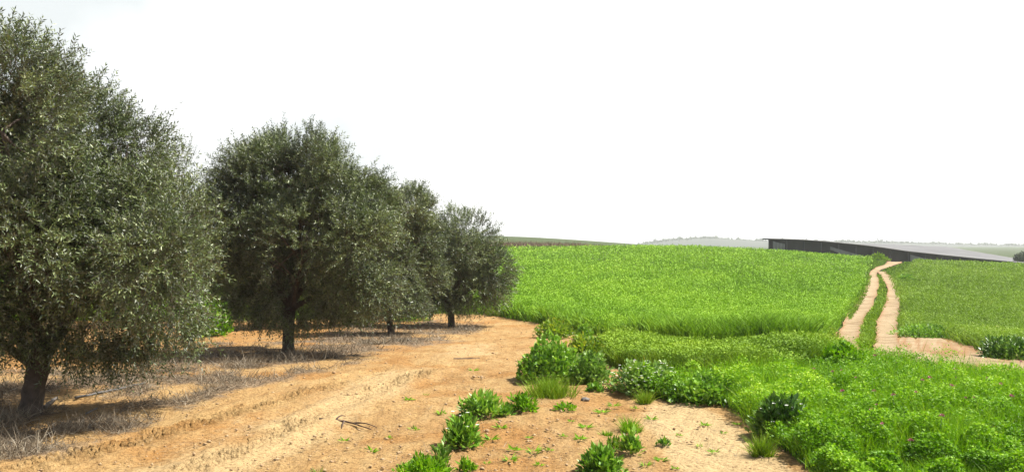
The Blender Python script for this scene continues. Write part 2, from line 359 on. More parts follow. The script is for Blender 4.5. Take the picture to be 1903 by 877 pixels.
def build_ground():
    ys = [-60, -30, -15, -7, -2, 1, 3, 4.2, 5.2, 6]
    y = 6.6
    while y < 34: ys.append(y); y *= 1.0042
    while y < 3000: ys.append(y); y *= 1.022
    ys.append(3000.)
    ys = np.array(ys)
    ul = np.concatenate([[-40, -8, -3, -1.6, -1.1, -.85], np.arange(-.72, .722, .004), [.85, 1.1, 1.6, 3, 8, 40]])
    Wy = np.where(ys > 6, ys, 6.)
    X = ul[None] * Wy[:, None]; X = np.clip(X, -3000, 3000); Y = np.repeat(ys[:, None], len(ul), 1)
    Z = gz(X, Y)
    px, py = topx(X, np.maximum(Y, 2.), Z)
    j = 14
    green = np.maximum.reduce([zone(px, py, q, 7) for q in (Z_CROP_L, Z_CROP_R, Z_ROUGH, Z_CLOVER)])
    green = np.maximum(green, zone(px, py, Z_MEDIAN, 3))
    green = np.where((Y > 110) | ((Y > 30) & (px > 1530) & (py < 640)), 1., green)
    jx = 30 * (fbm2(X * 1.3, Y * 1.3) - .5); jy = 26 * (fbm2(X * 1.3 + 40, Y * 1.3) - .5)
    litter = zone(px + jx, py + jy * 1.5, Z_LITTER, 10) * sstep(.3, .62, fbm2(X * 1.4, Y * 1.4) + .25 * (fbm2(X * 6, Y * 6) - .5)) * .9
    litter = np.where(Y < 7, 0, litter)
    Wwheel = zone(px + jx, py + jy, [(1200, 745), (1290, 742), (1385, 800), (1480, 870), (1560, 980), (1230, 980), (1260, 880), (1200, 790)], 12) * .75
    Wwheel = np.maximum(Wwheel, .55 * zone(px + jx, py + jy, [(150, 905), (430, 905), (760, 730), (930, 650), (860, 640), (700, 700)], 20) * sstep(.35, .6, fbm2(X * .9 + 9, Y * .5)))
    orange = .75 * zone(px + 2 * jx, py + jy, [(0, 700), (0, 640), (330, 640), (430, 605), (760, 590), (860, 585), (560, 640), (520, 630), (330, 660)], 10)
    orange = np.maximum(orange, .7 * sstep(.53, .70, fbm2(X * .8 + 31, Y * .8 + 7)))
    bare = 1 - green
    calm = 1 - ((px > 1500) & (Y > 18))
    Z = Z + calm * np.where(Y < 60, .05 * (fbm2(X * .9, Y * .9) - .5) + bare * (.05 * (fbm2(X * 3, Y * 3) - .5) + .03 * (fbm2(X * 8, Y * 8, 2) - .5)), 0)
    Z = Z + np.where((Y > 5) & (Y < 40), tread(X, Y) * (1 - .5 * litter) * bare, 0) + .03 * litter * fbm2(X * 2.5, Y * 2.5)
    nr, nc = X.shape
    i = np.arange(nr - 1)[:, None] * nc; k = np.arange(nc - 1)[None]
    Fq = np.stack([i + k, i + k + 1, i + nc + k + 1, i + nc + k], -1).reshape(-1, 4)
    o = meshobj('ground', np.stack([X, Y, Z], -1).reshape(-1, 3), Fq, M_SOIL, smooth=True,
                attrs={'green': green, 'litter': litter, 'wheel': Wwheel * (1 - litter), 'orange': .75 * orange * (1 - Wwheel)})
    tag(o, kind='structure')
build_ground()

# farm track: two wheel ruts winding up between the fields, and the bare turning place beside them
def strip(rows):
    V = []; A = []
    K = 9
    rows = np.array(rows, float)
    t = np.linspace(0, len(rows) - 1, (len(rows) - 1) * 10 + 1)
    rows = np.stack([np.interp(t, range(len(rows)), rows[:, c]) for c in range(3)], 1)
    for _ in range(8):
        rows[1:-1] = (rows[:-2] + 2 * rows[1:-1] + rows[2:]) / 4
    for (l, r, py) in rows:
        a = at(l, py); b = at(r, py)
        j0, j1 = .16 * (fbm2(np.array([l * .13, l * .13 + 50]), np.array([py * .16, py * .21]), 2) - .5) * 2
        for k in range(K):
            s = k / (K - 1); s_ = s + j0 * (1 - s) ** 3 + j1 * s ** 3; p = a * (1 - s_) + b * s_
            V.append((p[0], p[1], float(gz(p[0], p[1])) + .09 - .03 * math.sin(s * math.pi))); A.append(min(1, abs(s - .5) * 2) ** 4 * (.5 + .5 * random.random()))
    n = len(rows); i = np.arange(n - 1)[:, None] * K; k = np.arange(K - 1)[None]
    return np.array(V), np.stack([i + k, i + k + 1, i + K + k + 1, i + K + k], -1).reshape(-1, 4), np.array(A)
def track():
    parts = [strip([(1546, 1594, 656), (1553, 1594, 638), (1568, 1605, 600), (1596, 1628, 560), (1612, 1634, 530), (1617, 1629, 512), (1618, 1634, 504.5), (1628, 1648, 499), (1643, 1666, 493), (1651, 1678, 488), (1650, 1668, 484.5)]),
             strip([(1620, 1676, 670), (1622, 1672, 640), (1628, 1670, 600), (1649, 1675, 560), (1646, 1671, 530), (1636, 1654, 514), (1631, 1645, 505.5)])]
    V = []; Fq = []; A = []; n = 0
    for a, b, c in parts:
        V.append(a); Fq.append(b + n); A.append(c); n += len(a)
    # turning place
    cols = np.linspace(1652, 2250, 120)
    top = np.interp(cols, [1652, 1672, 1730, 1800, 1850, 1903, 2250], [655, 628, 628, 646, 664, 674, 695]) + 2.5 * rng.normal(size=120); bot = np.interp(cols, [1652, 1700, 1800, 1903, 2250], [664, 690, 702, 726, 775])
    K = 8; W_ = []
    for cx_, t_, b_ in zip(cols, top, bot):
        for k in range(K):
            p = at(cx_, b_ + (t_ - b_) * k / (K - 1)); W_.append((p[0], p[1], p[2] + .035 + .05 * float(fbm2(p[0] * 1.5, p[1] * 1.5) - .5)))
    i = np.arange(len(cols) - 1)[:, None] * K; k = np.arange(K - 1)[None]
    V.append(np.array(W_)); Fq.append(np.stack([i + k, i + K + k, i + K + k + 1, i + k + 1], -1).reshape(-1, 4) + n); A.append(sstep(.45, .65, fbm2(np.array(W_)[:, 0] * .9, np.array(W_)[:, 1] * .9)) * .7)
    o = meshobj('farm_track', np.concatenate(V), np.concatenate(Fq), M_TRACK, v=np.concatenate(A), smooth=True)
    tag(o, kind='structure')
track()

# ------------------------------------------------------------------ far hills
def ridge(name, pts, y, depth, m, kind='structure', base=-6.):
    """rounded ridge whose skyline passes through photograph pixels pts at distance y"""
    xs = np.linspace(pts[0][0], pts[-1][0], 160); tops = np.interp(xs, [p[0] for p in pts], [p[1] for p in pts])
    zz = EYE + (HY - tops) / F * y; X = (xs - CX) / F * y
    prof = np.linspace(-1, 1, 15); V = []
    for x, z in zip(X, zz):
        for s in prof:
            yy = y + s * depth; hh = (1 - s * s) ** 1.0
            V.append((x * (1 + s * depth / y * .0), yy, base + (z - base) * hh + .5 * float(n2(np.array(x * .03), np.array(yy * .03))) * hh))
    K = len(prof); i = np.arange(len(xs) - 1)[:, None] * K; k = np.arange(K - 1)[None]
    o = meshobj(name, V, np.stack([i + k, i + K + k, i + K + k + 1, i + k + 1], -1).reshape(-1, 4), m, smooth=True)
    return tag(o, kind=kind)
M_HILL = plain_mat('far_hill_cover', (.022, .032, .026), (.05, .06, .04), .02, .9)
ridge('hills', [(1150, 470), (1190, 454), (1240, 447), (1290, 443), (1330, 444), (1400, 448), (1500, 450), (1650, 452), (1800, 456), (1950, 459), (2300, 460)], 1700, 300, M_HILL)

# haze: one even body of air round the scene
def haze():
    x, y0, y1, z0, z1 = 3200, -100, 3150, -7, 26
    V = [(sx * x, yy, zz) for zz in (z0, z1) for yy in (y0, y1) for sx in (-1, 1)]
    Fq = [(0, 2, 3, 1), (4, 5, 7, 6), (0, 1, 5, 4), (2, 6, 7, 3), (0, 4, 6, 2), (1, 3, 7, 5)]
    m = bpy.data.materials.new('haze_air'); m.use_nodes = True; N = m.node_tree.nodes
    N.remove(N['Principled BSDF']); v = N.new('ShaderNodeVolumePrincipled')
    v.inputs['Color'].default_value = (.93, .95, .97, 1); v.inputs['Density'].default_value = .0003; v.inputs['Anisotropy'].default_value = .2
    m.node_tree.links.new(v.outputs[0], N['Material Output'].inputs['Volume'])
    o = meshobj('haze', V, np.array(Fq), m); tag(o, kind='stuff'); o.display_type = 'WIRE'
haze()

# ------------------------------------------------------------------ scattering helper: even in the picture, thinning with distance
def scatter(n, poly, y0, y1, u0, u1, power=1.0, amp=4.):
    """ground points inside a photograph outline; density falls with distance like 1/y^(1+power)"""
    out = []
    got = 0
    while got < n:
        k = max(20000, n)
        r = rng.random(k); y = (y0 ** -power + r * (y1 ** -power - y0 ** -power)) ** (-1 / power)
        u = u0 + rng.random(k) * (u1 - u0); x = u * y; z = gz(x, y)
        px, py = topx(x, y, z)
        ok = inpoly(px + amp * rng.normal(size=k), py + amp * .3 * rng.normal(size=k), poly)
        P = np.stack([x, y, z], 1)[ok]; out.append(P); got += len(P)
        if len(out) > 60: break
    return np.concatenate(out)[:n]
def grass(name, P, h0, h1, w_px, m, kind='stuff', lean=.25, vbias=None, wmin=.006, bendy=1.):
    n = len(P); d = P[:, 1]
    H = h0 + (h1 - h0) * rng.random(n); Wd = np.maximum(wmin, w_px * d / F) * (.7 + .6 * rng.random(n))
    D = unit(np.array([0, 0, 1.]) + lean * rng.normal(size=(n, 3)) * [1, 1, .2]); side = unit(np.cross(D, rdir(n)))
    bend = flatdir(n) * bendy * rng.random((n, 1)) + np.array([0, 0, -.15])
    V, Fc = blade_geo(P - [0, 0, .02], D, side, H, Wd, bend)
    v = np.clip(rng.normal(.45, .2, n) if vbias is None else vbias + rng.normal(0, .17, n), 0, 1)
    o = meshobj(name, V, Fc, m, v=np.repeat(v, 5))
    return tag(o, kind=kind)

def crop(name, P, hh, w_px, m, vb, lean=.3, droop=.7):
    n = len(P); d = P[:, 1]
    H = hh * (.55 + .6 * rng.random(n)); Wd = np.maximum(.009, w_px * d / F) * (.6 + .8 * rng.random(n))
    D = unit(np.array([0, 0, 1.]) + lean * rng.normal(size=(n, 3)) * [1, 1, .2]); side = unit(np.cross(D, rdir(n)))
    bd = flatdir(n) * (.35 + .65 * rng.random((n, 1))) * droop
    H_ = H[:, None]; W_ = Wd[:, None]; P0 = P - [0, 0, .02]
    mm = P0 + D * H_ * .62 + bd * H_ * .15; tt = P0 + D * H_ * .9 + bd * H_ * .75
    V = np.stack([P0 - side * W_ * .5, P0 + side * W_ * .5, mm + side * W_ * .45, mm - side * W_ * .45, tt], 1).reshape(-1, 3)
    q = np.arange(n)[:, None] * 5
    v = np.clip(vb + rng.normal(0, .2, n), 0, 1)
    return tag(meshobj(name, V, np.concatenate([q + [0, 1, 2], q + [0, 2, 3], q + [3, 2, 4]], 0), m, v=np.repeat(v, 5)), kind='stuff')
def patchy(P, a, b, c):
    """clumpy height factor: broad swells and knee-high clumps"""
    return .7 + .3 * fbm2(P[:, 0] * a, P[:, 1] * a) + .45 * (n2(P[:, 0] * b + 5, P[:, 1] * c) - .5)
# left field of young green crop
P = scatter(360000, Z_CROP_L, 24, 175, -.62, .44, 1.0)
P = P[P[:, 1] < 132 + 6 * rng.random(len(P))]
ch = .56 * patchy(P, .3, 1.3, .8)
def flecks(name, P, hh, l_px, m, vb, spread_=.62):
    n = len(P); d = P[:, 1]; h = hh * (.45 + .6 * rng.random(n))
    D = unit(flatdir(n) + np.array([0, 0, .45]) + .5 * rng.normal(size=(n, 3)))
    Nn = np.array([.25, -.1, 1.]) + spread_ * rng.normal(size=(n, 3)); Nn = unit(Nn - (Nn * D).sum(1, keepdims=True) * D)
    Ln = np.maximum(.05, l_px * d / F) * (.6 + .8 * rng.random(n))
    V, Fc = leaf_geo(P + np.stack([0 * h, 0 * h, h], 1), D, Nn, Ln, Ln * (.3 + .25 * rng.random(n)), .15)
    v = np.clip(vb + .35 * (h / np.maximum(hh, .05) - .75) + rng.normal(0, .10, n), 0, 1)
    return tag(meshobj(name, V, Fc, m, v=np.repeat(v, 4)), kind='stuff')
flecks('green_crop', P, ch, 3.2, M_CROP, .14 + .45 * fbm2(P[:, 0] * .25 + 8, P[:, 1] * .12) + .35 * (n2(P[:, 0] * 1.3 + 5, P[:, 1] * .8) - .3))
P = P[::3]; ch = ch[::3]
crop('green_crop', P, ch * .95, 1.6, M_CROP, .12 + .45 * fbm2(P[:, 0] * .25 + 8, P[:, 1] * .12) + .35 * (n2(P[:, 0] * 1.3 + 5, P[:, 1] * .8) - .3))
# denser, taller front edge of the crop
E = [(905, 584), (1000, 600), (1090, 620), (1200, 632), (1300, 645), (1420, 652), (1500, 645), (1540, 634)]
Pe = scatter(26000, E + [(1530, 622), (1420, 636), (1300, 630), (1200, 618), (1090, 607), (1000, 590), (920, 577)], 22, 45, -.04, .4, 1., 2.)
crop("green_crop", Pe, .78 * patchy(Pe, .6, 1.6, 1.6) + .3 * (n2(Pe[:, 0] * .7, Pe[:, 1] * .7) - .5), 1.5, M_CROP, .2 + .35 * fbm2(Pe[:, 0] * 1.2, Pe[:, 1] * .9))
# right field: duller cereal
P = scatter(190000, Z_CROP_R, 20, 150, .36, .82, 1.0)
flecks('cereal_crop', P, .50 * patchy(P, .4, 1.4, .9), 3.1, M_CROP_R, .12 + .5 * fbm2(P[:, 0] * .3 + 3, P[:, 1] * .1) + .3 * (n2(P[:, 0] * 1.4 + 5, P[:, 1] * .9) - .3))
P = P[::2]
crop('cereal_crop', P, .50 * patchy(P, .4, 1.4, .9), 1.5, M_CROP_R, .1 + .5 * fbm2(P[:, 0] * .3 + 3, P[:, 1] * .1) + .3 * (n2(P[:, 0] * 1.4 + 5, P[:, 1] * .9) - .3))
# rough grass between the crop edge and the clover
P = scatter(75000, Z_ROUGH, 14, 42, -.02, .42, 1.0)
crop('rough_grass', P, .44 * patchy(P, .8, 1.7, 1.2) + .3 * (n2(P[:, 0] * .8 + 3, P[:, 1] * .8) - .5), 1.4, M_ROUGH, .12 + .6 * fbm2(P[:, 0] * .6 + 3, P[:, 1] * .6) + .3 * (n2(P[:, 0] * 1.7 + 5, P[:, 1] * 1.2) - .3))
flecks('rough_grass', P[::2], .46 * patchy(P[::2], .8, 1.7, 1.2) + .3 * (n2(P[::2, 0] * .8 + 3, P[::2, 1] * .8) - .5), 3.0, M_ROUGH, .15 + .6 * fbm2(P[::2, 0] * .6 + 3, P[::2, 1] * .6))
# grassy strip between the ruts
P = scatter(9000, Z_MEDIAN, 22, 130, .36, .44, 1.0, 1.)
crop('median_grass', P, .16 + .12 * fbm2(P[:, 0], P[:, 1]), 1.8, M_ROUGH, .5)

# short grass on the verges where the track bends between the two crops
for pl in ([(1612, 508), (1612, 496), (1622, 486), (1640, 474), (1650, 474), (1648, 484), (1642, 491), (1626, 497), (1616, 503)], [(1648, 512), (1640, 504), (1650, 499), (1668, 494), (1682, 488), (1672, 483), (1668, 476), (1704, 478), (1704, 486), (1686, 508), (1672, 545), (1677, 600), (1670, 602), (1676, 560), (1670, 530)],
           [(1535, 650), (1548, 634), (1560, 605), (1588, 565), (1606, 530), (1614, 508), (1619, 512), (1615, 532), (1600, 566), (1573, 604), (1560, 632), (1554, 652)]):
    P = scatter(5000, pl, 24, 175, .38, .47, 1.0, 1.)
    crop('verge_grass', P, .22 * patchy(P, .6, 1.5, 1.), 1.6, M_ROUGH, .35)

# clover ground cover
def clover():
    P = scatter(290000, Z_CLOVER, 7.2, 34, .12, .85, 1.1, 6.)
    n = len(P); d = P[:, 1]
    hh = .07 + .20 * sstep(.25, .75, fbm2(P[:, 0] * 1.1, P[:, 1] * 1.1)) + .24 * sstep(.3, .8, fbm2(P[:, 0] * 3.7 + 11, P[:, 1] * 3.1, 2))
    h = hh * (1 - .75 * rng.random(n) ** 1.8)
    D = unit(flatdir(n) + np.array([0, 0, .35]) + .35 * rng.normal(size=(n, 3)))
    Nn = unit(np.array([0, 0, 1.]) + .75 * rng.normal(size=(n, 3))); Nn = unit(Nn - (Nn * D).sum(1, keepdims=True) * D)
    Ln = np.maximum(.034, 3.4 * d / F) * (.6 + .8 * rng.random(n)); Wd = Ln * (.45 + .3 * rng.random(n))
    V, Fc = leaf_geo(P + np.stack([0 * h, 0 * h, h], 1), D, Nn, Ln, Wd, .18)
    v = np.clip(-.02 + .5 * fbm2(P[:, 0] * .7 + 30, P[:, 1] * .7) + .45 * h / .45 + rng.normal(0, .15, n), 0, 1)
    k = 42000
    Q = scatter(k, Z_CLOVER, 7.2, 34, .12, .85, 1.1, 6.)
    H = .18 + .38 * sstep(.25, .75, fbm2(Q[:, 0] * 1.1, Q[:, 1] * 1.1)) * (.6 + .7 * rng.random(k))
    Dg = unit(np.array([0, 0, 1.]) + .3 * rng.normal(size=(k, 3)))
    V2, F2 = blade_geo(Q, Dg, unit(np.cross(Dg, rdir(k))), H, np.maximum(.006, 1.1 * Q[:, 1] / F), flatdir(k) * rng.random((k, 1)))
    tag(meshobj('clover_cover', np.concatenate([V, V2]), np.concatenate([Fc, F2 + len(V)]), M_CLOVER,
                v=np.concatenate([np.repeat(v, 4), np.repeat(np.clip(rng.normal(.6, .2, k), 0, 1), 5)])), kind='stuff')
clover()

# dry stalks and prunings under the tree row
def dry():
    P = scatter(46000, Z_LITTER, 8, 34, -.72, .0, 1.1, 9.)
    P = P[fbm2(P[:, 0] * 1.4, P[:, 1] * 1.4) + .25 * rng.random(len(P)) > .60]
    n = len(P)
    D = unit(flatdir(n) + np.array([0, 0, .15]) + rng.random((n, 1)) ** 2.2 * np.array([0, 0, 2.2]))
    H = .05 + .20 * rng.random(n) ** 2
    V, Fc = blade_geo(P + [0, 0, .02], D, unit(np.cross(D, rdir(n))), H, np.maximum(.005, .75 * P[:, 1] / F) * (.6 + .8 * rng.random(n)), rdir(n) * .7)
    bare = [(-300, 1100), (-100, 870), (130, 840), (420, 735), (620, 690), (870, 600), (990, 605), (950, 700), (1050, 735), (1180, 740), (1370, 775), (1480, 870), (1600, 1100)]
    Q = scatter(2600, bare, 6.5, 32, -.7, .45, 1.2); Q = Q[fbm2(Q[:, 0] * 1.1 + 9, Q[:, 1] * 1.1) > .47]; k = len(Q)
    dq = unit(flatdir(k) + [0, 0, .05] + .06 * rng.normal(size=(k, 3)))
    V2, F2 = blade_geo(Q + [0, 0, .035], dq, unit(np.cross(dq, [0, 0, 1.])), .05 + .16 * rng.random(k) ** 2, np.maximum(.005, .6 * Q[:, 1] / F), rdir(k) * .4)
    F2 = F2 + len(V); V = np.concatenate([V, V2]); Fc = np.concatenate([Fc, F2]); n += k
    tag(meshobj('dry_litter', V, Fc, M_DRY, v=np.repeat(np.clip(rng.normal(.42, .25, n), 0, 1), 5)), kind='stuff')
dry()

# small clods and crumbs of earth on the bare ground
def clods():
    ico = np.array([(0, 0, 1), (.9, 0, .1), (.28, .85, .1), (-.72, .53, 0), (-.72, -.53, .1), (.28, -.85, 0), (0, 0, -.6)])
    tri = np.array([(0, 1, 2), (0, 2, 3), (0, 3, 4), (0, 4, 5), (0, 5, 1), (6, 2, 1), (6, 3, 2), (6, 4, 3), (6, 5, 4), (6, 1, 5)])
    poly = [(-400, 1200), (-200, 860), (130, 840), (420, 735), (620, 690), (870, 600), (990, 605), (960, 700), (1050, 730), (1180, 735), (1370, 770), (1480, 860), (1700, 1200)]
    P = scatter(5500, poly, 6.5, 34, -.75, .45, 1.2)
    P = P[fbm2(P[:, 0] * 1.2, P[:, 1] * 1.2) > .42]
    n = len(P); s = (.006 + .024 * rng.random(n) ** 5) * (1 + .4 * (P[:, 1] > 14))
    V = ico[None] * (s[:, None, None]) * (.6 + .8 * rng.random((n, 7, 1))) * np.array([1.2, 1, .7])
    a = rng.random(n) * 6.28; c, q = np.cos(a)[:, None], np.sin(a)[:, None]
    V = np.stack([V[..., 0] * c - V[..., 1] * q, V[..., 0] * q + V[..., 1] * c, V[..., 2]], -1) + (P + np.stack([0 * a, 0 * a, s * .3 + .01], 1))[:, None]
    Fc = (np.arange(n)[:, None, None] * 7 + tri[None]).reshape(-1, 3)
    tag(meshobj('soil_crumbs', V.reshape(-1, 3), Fc, M_CLOD), kind='stuff')
clods()

# ------------------------------------------------------------------ olive trees
def olive(label, base_px, lobes_px, n_twigs, leaf_l, leaf_w, trunk_r, fork_h, lean, pairs=10, gap=.40, dist=None, twig_l=(.22, .48), drop=.0):
    if dist is None: base = at(*base_px)
    else:
        x = (base_px[0] - CX) / F * dist; base = np.array([x, dist, float(gz(x, dist))])
    d = base[1]; m_px = d / F
    root = empty('olive_tree', base); tag(root, label, 'olive tree', 'olive trees in the row beside the field')
    C = []; Rr = []
    for (px, py, r) in lobes_px:
        dy = (rng.random() - .5) * 1.1 * r * m_px * 1.6
        yy = d + dy; C.append(((px - CX) / F * yy, yy, EYE + (HY - py) / F * yy)); Rr.append(max(r * m_px - .12, .25) * (1.12 if d > 22 else 1.))
    C = np.array(C); Rr = np.array(Rr)
    # centre filler so that the crown has depth behind the measured lobes
    cen = C.mean(0); rad = np.linalg.norm(C - cen, axis=1).mean() * .75
    C = np.concatenate([C, [cen + [0, rad * 1.1, -.05], cen + [0, -rad * .75, -.1 * rad]]]); Rr = np.concatenate([Rr, [rad * .95, rad * .8]])
    w = Rr ** 2; w /= w.sum()
    li = rng.choice(len(C), n_twigs * 4, p=w)
    dr = rdir(len(li)); dr[:, 2] += .1; dr = unit(dr)
    rr = Rr[li] * (.45 + .55 * rng.random(len(li)) ** .5)
    wob = .86 + .28 * n3(np.abs(C[li] * 1.7 + dr * 2.1) * 1.3 + 50)
    Pt = C[li] + dr * (rr * wob)[:, None]
    ok = (.6 * n3(Pt * 1.55 + 100) + .4 * n3(Pt * 3.6 + 70) > gap + .095 + .025 * (Pt[:, 2] > cen[2] + .3) + .035 * (Pt[:, 2] < cen[2] - .3) - .08 * rng.random(len(li))) & (Pt[:, 2] > base[2] + .32 + drop)
    Pt = Pt[ok][:n_twigs]; dr = dr[ok][:n_twigs]; T = len(Pt)
    tl = twig_l[0] + (twig_l[1] - twig_l[0]) * rng.random(T)
    up = np.array([0, 0, 1.])
    zrel = np.clip((Pt[:, 2] - base[2]) / (C[:, 2].max() + Rr.max() - base[2]), 0, 1)[:, None]
    td = unit(dr * .9 + rdir(T) * .55 + up * (zrel * .9 - .40))
    spr = rng.random(T) < .04; tl[spr] *= 1.4; td[spr] = unit(td[spr] + up * .8 * (zrel[spr] > .45))
    side = unit(np.cross(td, rdir(T))); nor = np.cross(side, td)
    t = (np.arange(pairs) + .5) / pairs
    sag = (-.25 * (1 - zrel) * tl[:, None])[:, None, :] * (t ** 2)[None, :, None] * up
    base_p = Pt[:, None] + td[:, None] * (tl[:, None] * t[None])[..., None] + sag
    ph = (np.arange(pairs) * 1.57)[None, :, None] + rng.random((T, 1, 1)) * 6.28
    lat = np.cos(ph) * side[:, None] + np.sin(ph) * nor[:, None]
    LP = []; LD = []
    for sg in (1, -1):
        LP.append(base_p); LD.append(unit(td[:, None] * .75 + sg * lat * .8 + .22 * rng.normal(size=base_p.shape)))
    LP = np.concatenate(LP, 1).reshape(-1, 3); LD = np.concatenate(LD, 1).reshape(-1, 3); n = len(LP)
    Nn = up + .75 * rng.normal(size=(n, 3)); Nn = unit(Nn - (Nn * LD).sum(1, keepdims=True) * LD)
    Ln = leaf_l * (.65 + .7 * rng.random(n)); Wd = leaf_w * (.75 + .5 * rng.random(n))
    V, Fc = leaf_geo(LP, LD, Nn, Ln, Wd, .15)
    cl = n3(Pt * 2.2 + 60); v = np.repeat(np.tile(np.clip(.08 + .62 * cl, 0, 1)[:, None], (1, 2 * pairs)).reshape(-1) , 1)
    v = np.clip(v + rng.normal(0, .17, n), 0, 1)
    meshobj('crown', V, Fc, M_OLIVE, root, v=np.repeat(v, 4), loc=base)
    # twigs
    tb = Pt - td * .12; te = Pt + td * tl[:, None] * .9; q = unit(np.cross(td, rdir(T))); rw = .0022 * max(1., d / 14)
    k = np.arange(T)[:, None] * 4
    Vt = np.stack([tb - q * rw, tb + q * rw, te + q * rw * .4, te - q * rw * .4], 1).reshape(-1, 3)
    meshobj('twig', Vt, np.concatenate([k + [0, 1, 2, 3]]), M_BARK, root, loc=base)
    # trunk, limbs and branches in one continuous skin of tubes
    tb_ = Tubes()
    fork = base + np.array([lean[0], lean[1], fork_h])
    pth = bez(base + [0, 0, -.12], base + np.array([lean[0] * .2, lean[1] * .2, fork_h * .5]), fork, 9)
    rad_ = trunk_r * np.array([1.45, 1.15, 1.02, .97, .94, .93, .95, 1.0, 1.02])
    tb_.add(pth, rad_, 12, .22)
    order = np.argsort(-Rr)[:9]
    for j in order:
        tgt = C[j] + rdir(1)[0] * .25 * Rr[j]
        midp = fork * .5 + tgt * .5 + np.array([0, 0, -.12]) + (rng.random(3) - .5) * .35
        p = bez(fork + [0, 0, -.06], midp, tgt, 10); p[1:-1] += (rng.random((8, 3)) - .5) * .05
        r0 = trunk_r * .52
        tb_.add(p, np.linspace(r0, .018, 10), 7, .15)
        near = np.nonzero(np.linalg.norm(Pt - C[j], axis=1) < Rr[j] * 1.15)[0]
        for e in rng.choice(near, min(12, len(near)), replace=False) if len(near) else []:
            s = p[rng.integers(4, 10)]; ed = Pt[e]
            pp = bez(s, (s + ed) / 2 + (rng.random(3) - .5) * .25, ed, 6)
            tb_.add(pp, np.linspace(.022, .007, 6), 5, .1)
    tb_.build('trunk', M_BARK, root, loc=base)
    return root

olive('largest dark green olive tree with a forked trunk, nearest to the camera', (56, 768),
      [(0, 216, 150), (85, 242, 104), (205, 300, 118), (140, 262, 115), (250, 420, 135), (300, 500, 112), (100, 420, 160), (-120, 330, 210), (190, 580, 105), (-60, 520, 150), (60, 560, 105), (-200, 480, 150), (310, 590, 75), (150, 612, 65), (250, 625, 55)],
      16500, .060, .0165, .135, .62, (.10, .05), pairs=11, gap=.36)
olive('round crowned olive tree with a bare straight trunk, second from the camera', (536, 660),
      [(480, 350, 90), (530, 332, 92), (585, 334, 90), (690, 400, 60), (650, 370, 80), (440, 420, 85), (560, 440, 115), (660, 455, 85), (455, 510, 72), (640, 530, 68), (550, 545, 70), (700, 540, 52), (480, 560, 48)],
      13500, .070, .0185, .125, 1.0, (.02, .05), pairs=10, gap=.40, drop=.2)
olive('narrow olive tree with a leaning trunk, third in the row', (729, 622),
      [(762, 392, 42), (735, 440, 50), (778, 445, 40), (722, 500, 58), (770, 515, 58), (690, 545, 42), (745, 565, 42)],
      5600, .088, .022, .10, .75, (-.18, .05), pairs=9, gap=.36, drop=.3)
olive('small round olive tree at the far end of the row beside the green field', (840, 607),
      [(845, 440, 50), (805, 458, 48), (772, 480, 52), (880, 455, 50), (905, 505, 50), (850, 500, 66), (790, 515, 55), (800, 560, 45), (880, 545, 38), (820, 560, 38), (925, 505, 30), (920, 540, 30), (800, 500, 50)],
      6200, .095, .024, .12, .7, (-.05, .05), pairs=9, gap=.33, drop=.3)
olive('pale half hidden olive tree behind the gap between the two largest trees', (318, 606),
      [(330, 330, 62), (300, 390, 70), (350, 410, 62), (320, 480, 75), (360, 500, 55), (270, 480, 60)], 2300, .095, .023, .11, .8, (0, .1), pairs=9, gap=.36)
olive('shaded olive tree behind the round crowned second tree, its trunk in shadow', (618, 606),
      [(600, 470, 60), (570, 520, 55), (640, 520, 60), (660, 470, 50), (620, 560, 40)], 2000, .095, .023, .12, .7, (.1, .1), pairs=9, gap=.34)
olive('dark low hanging olive tree behind the left side of the round crowned tree', (478, 612),
      [(440, 470, 55), (480, 500, 60), (430, 530, 50), (510, 540, 50), (460, 560, 40)], 2200, .09, .022, .12, .6, (.05, .1), pairs=9, gap=.32)

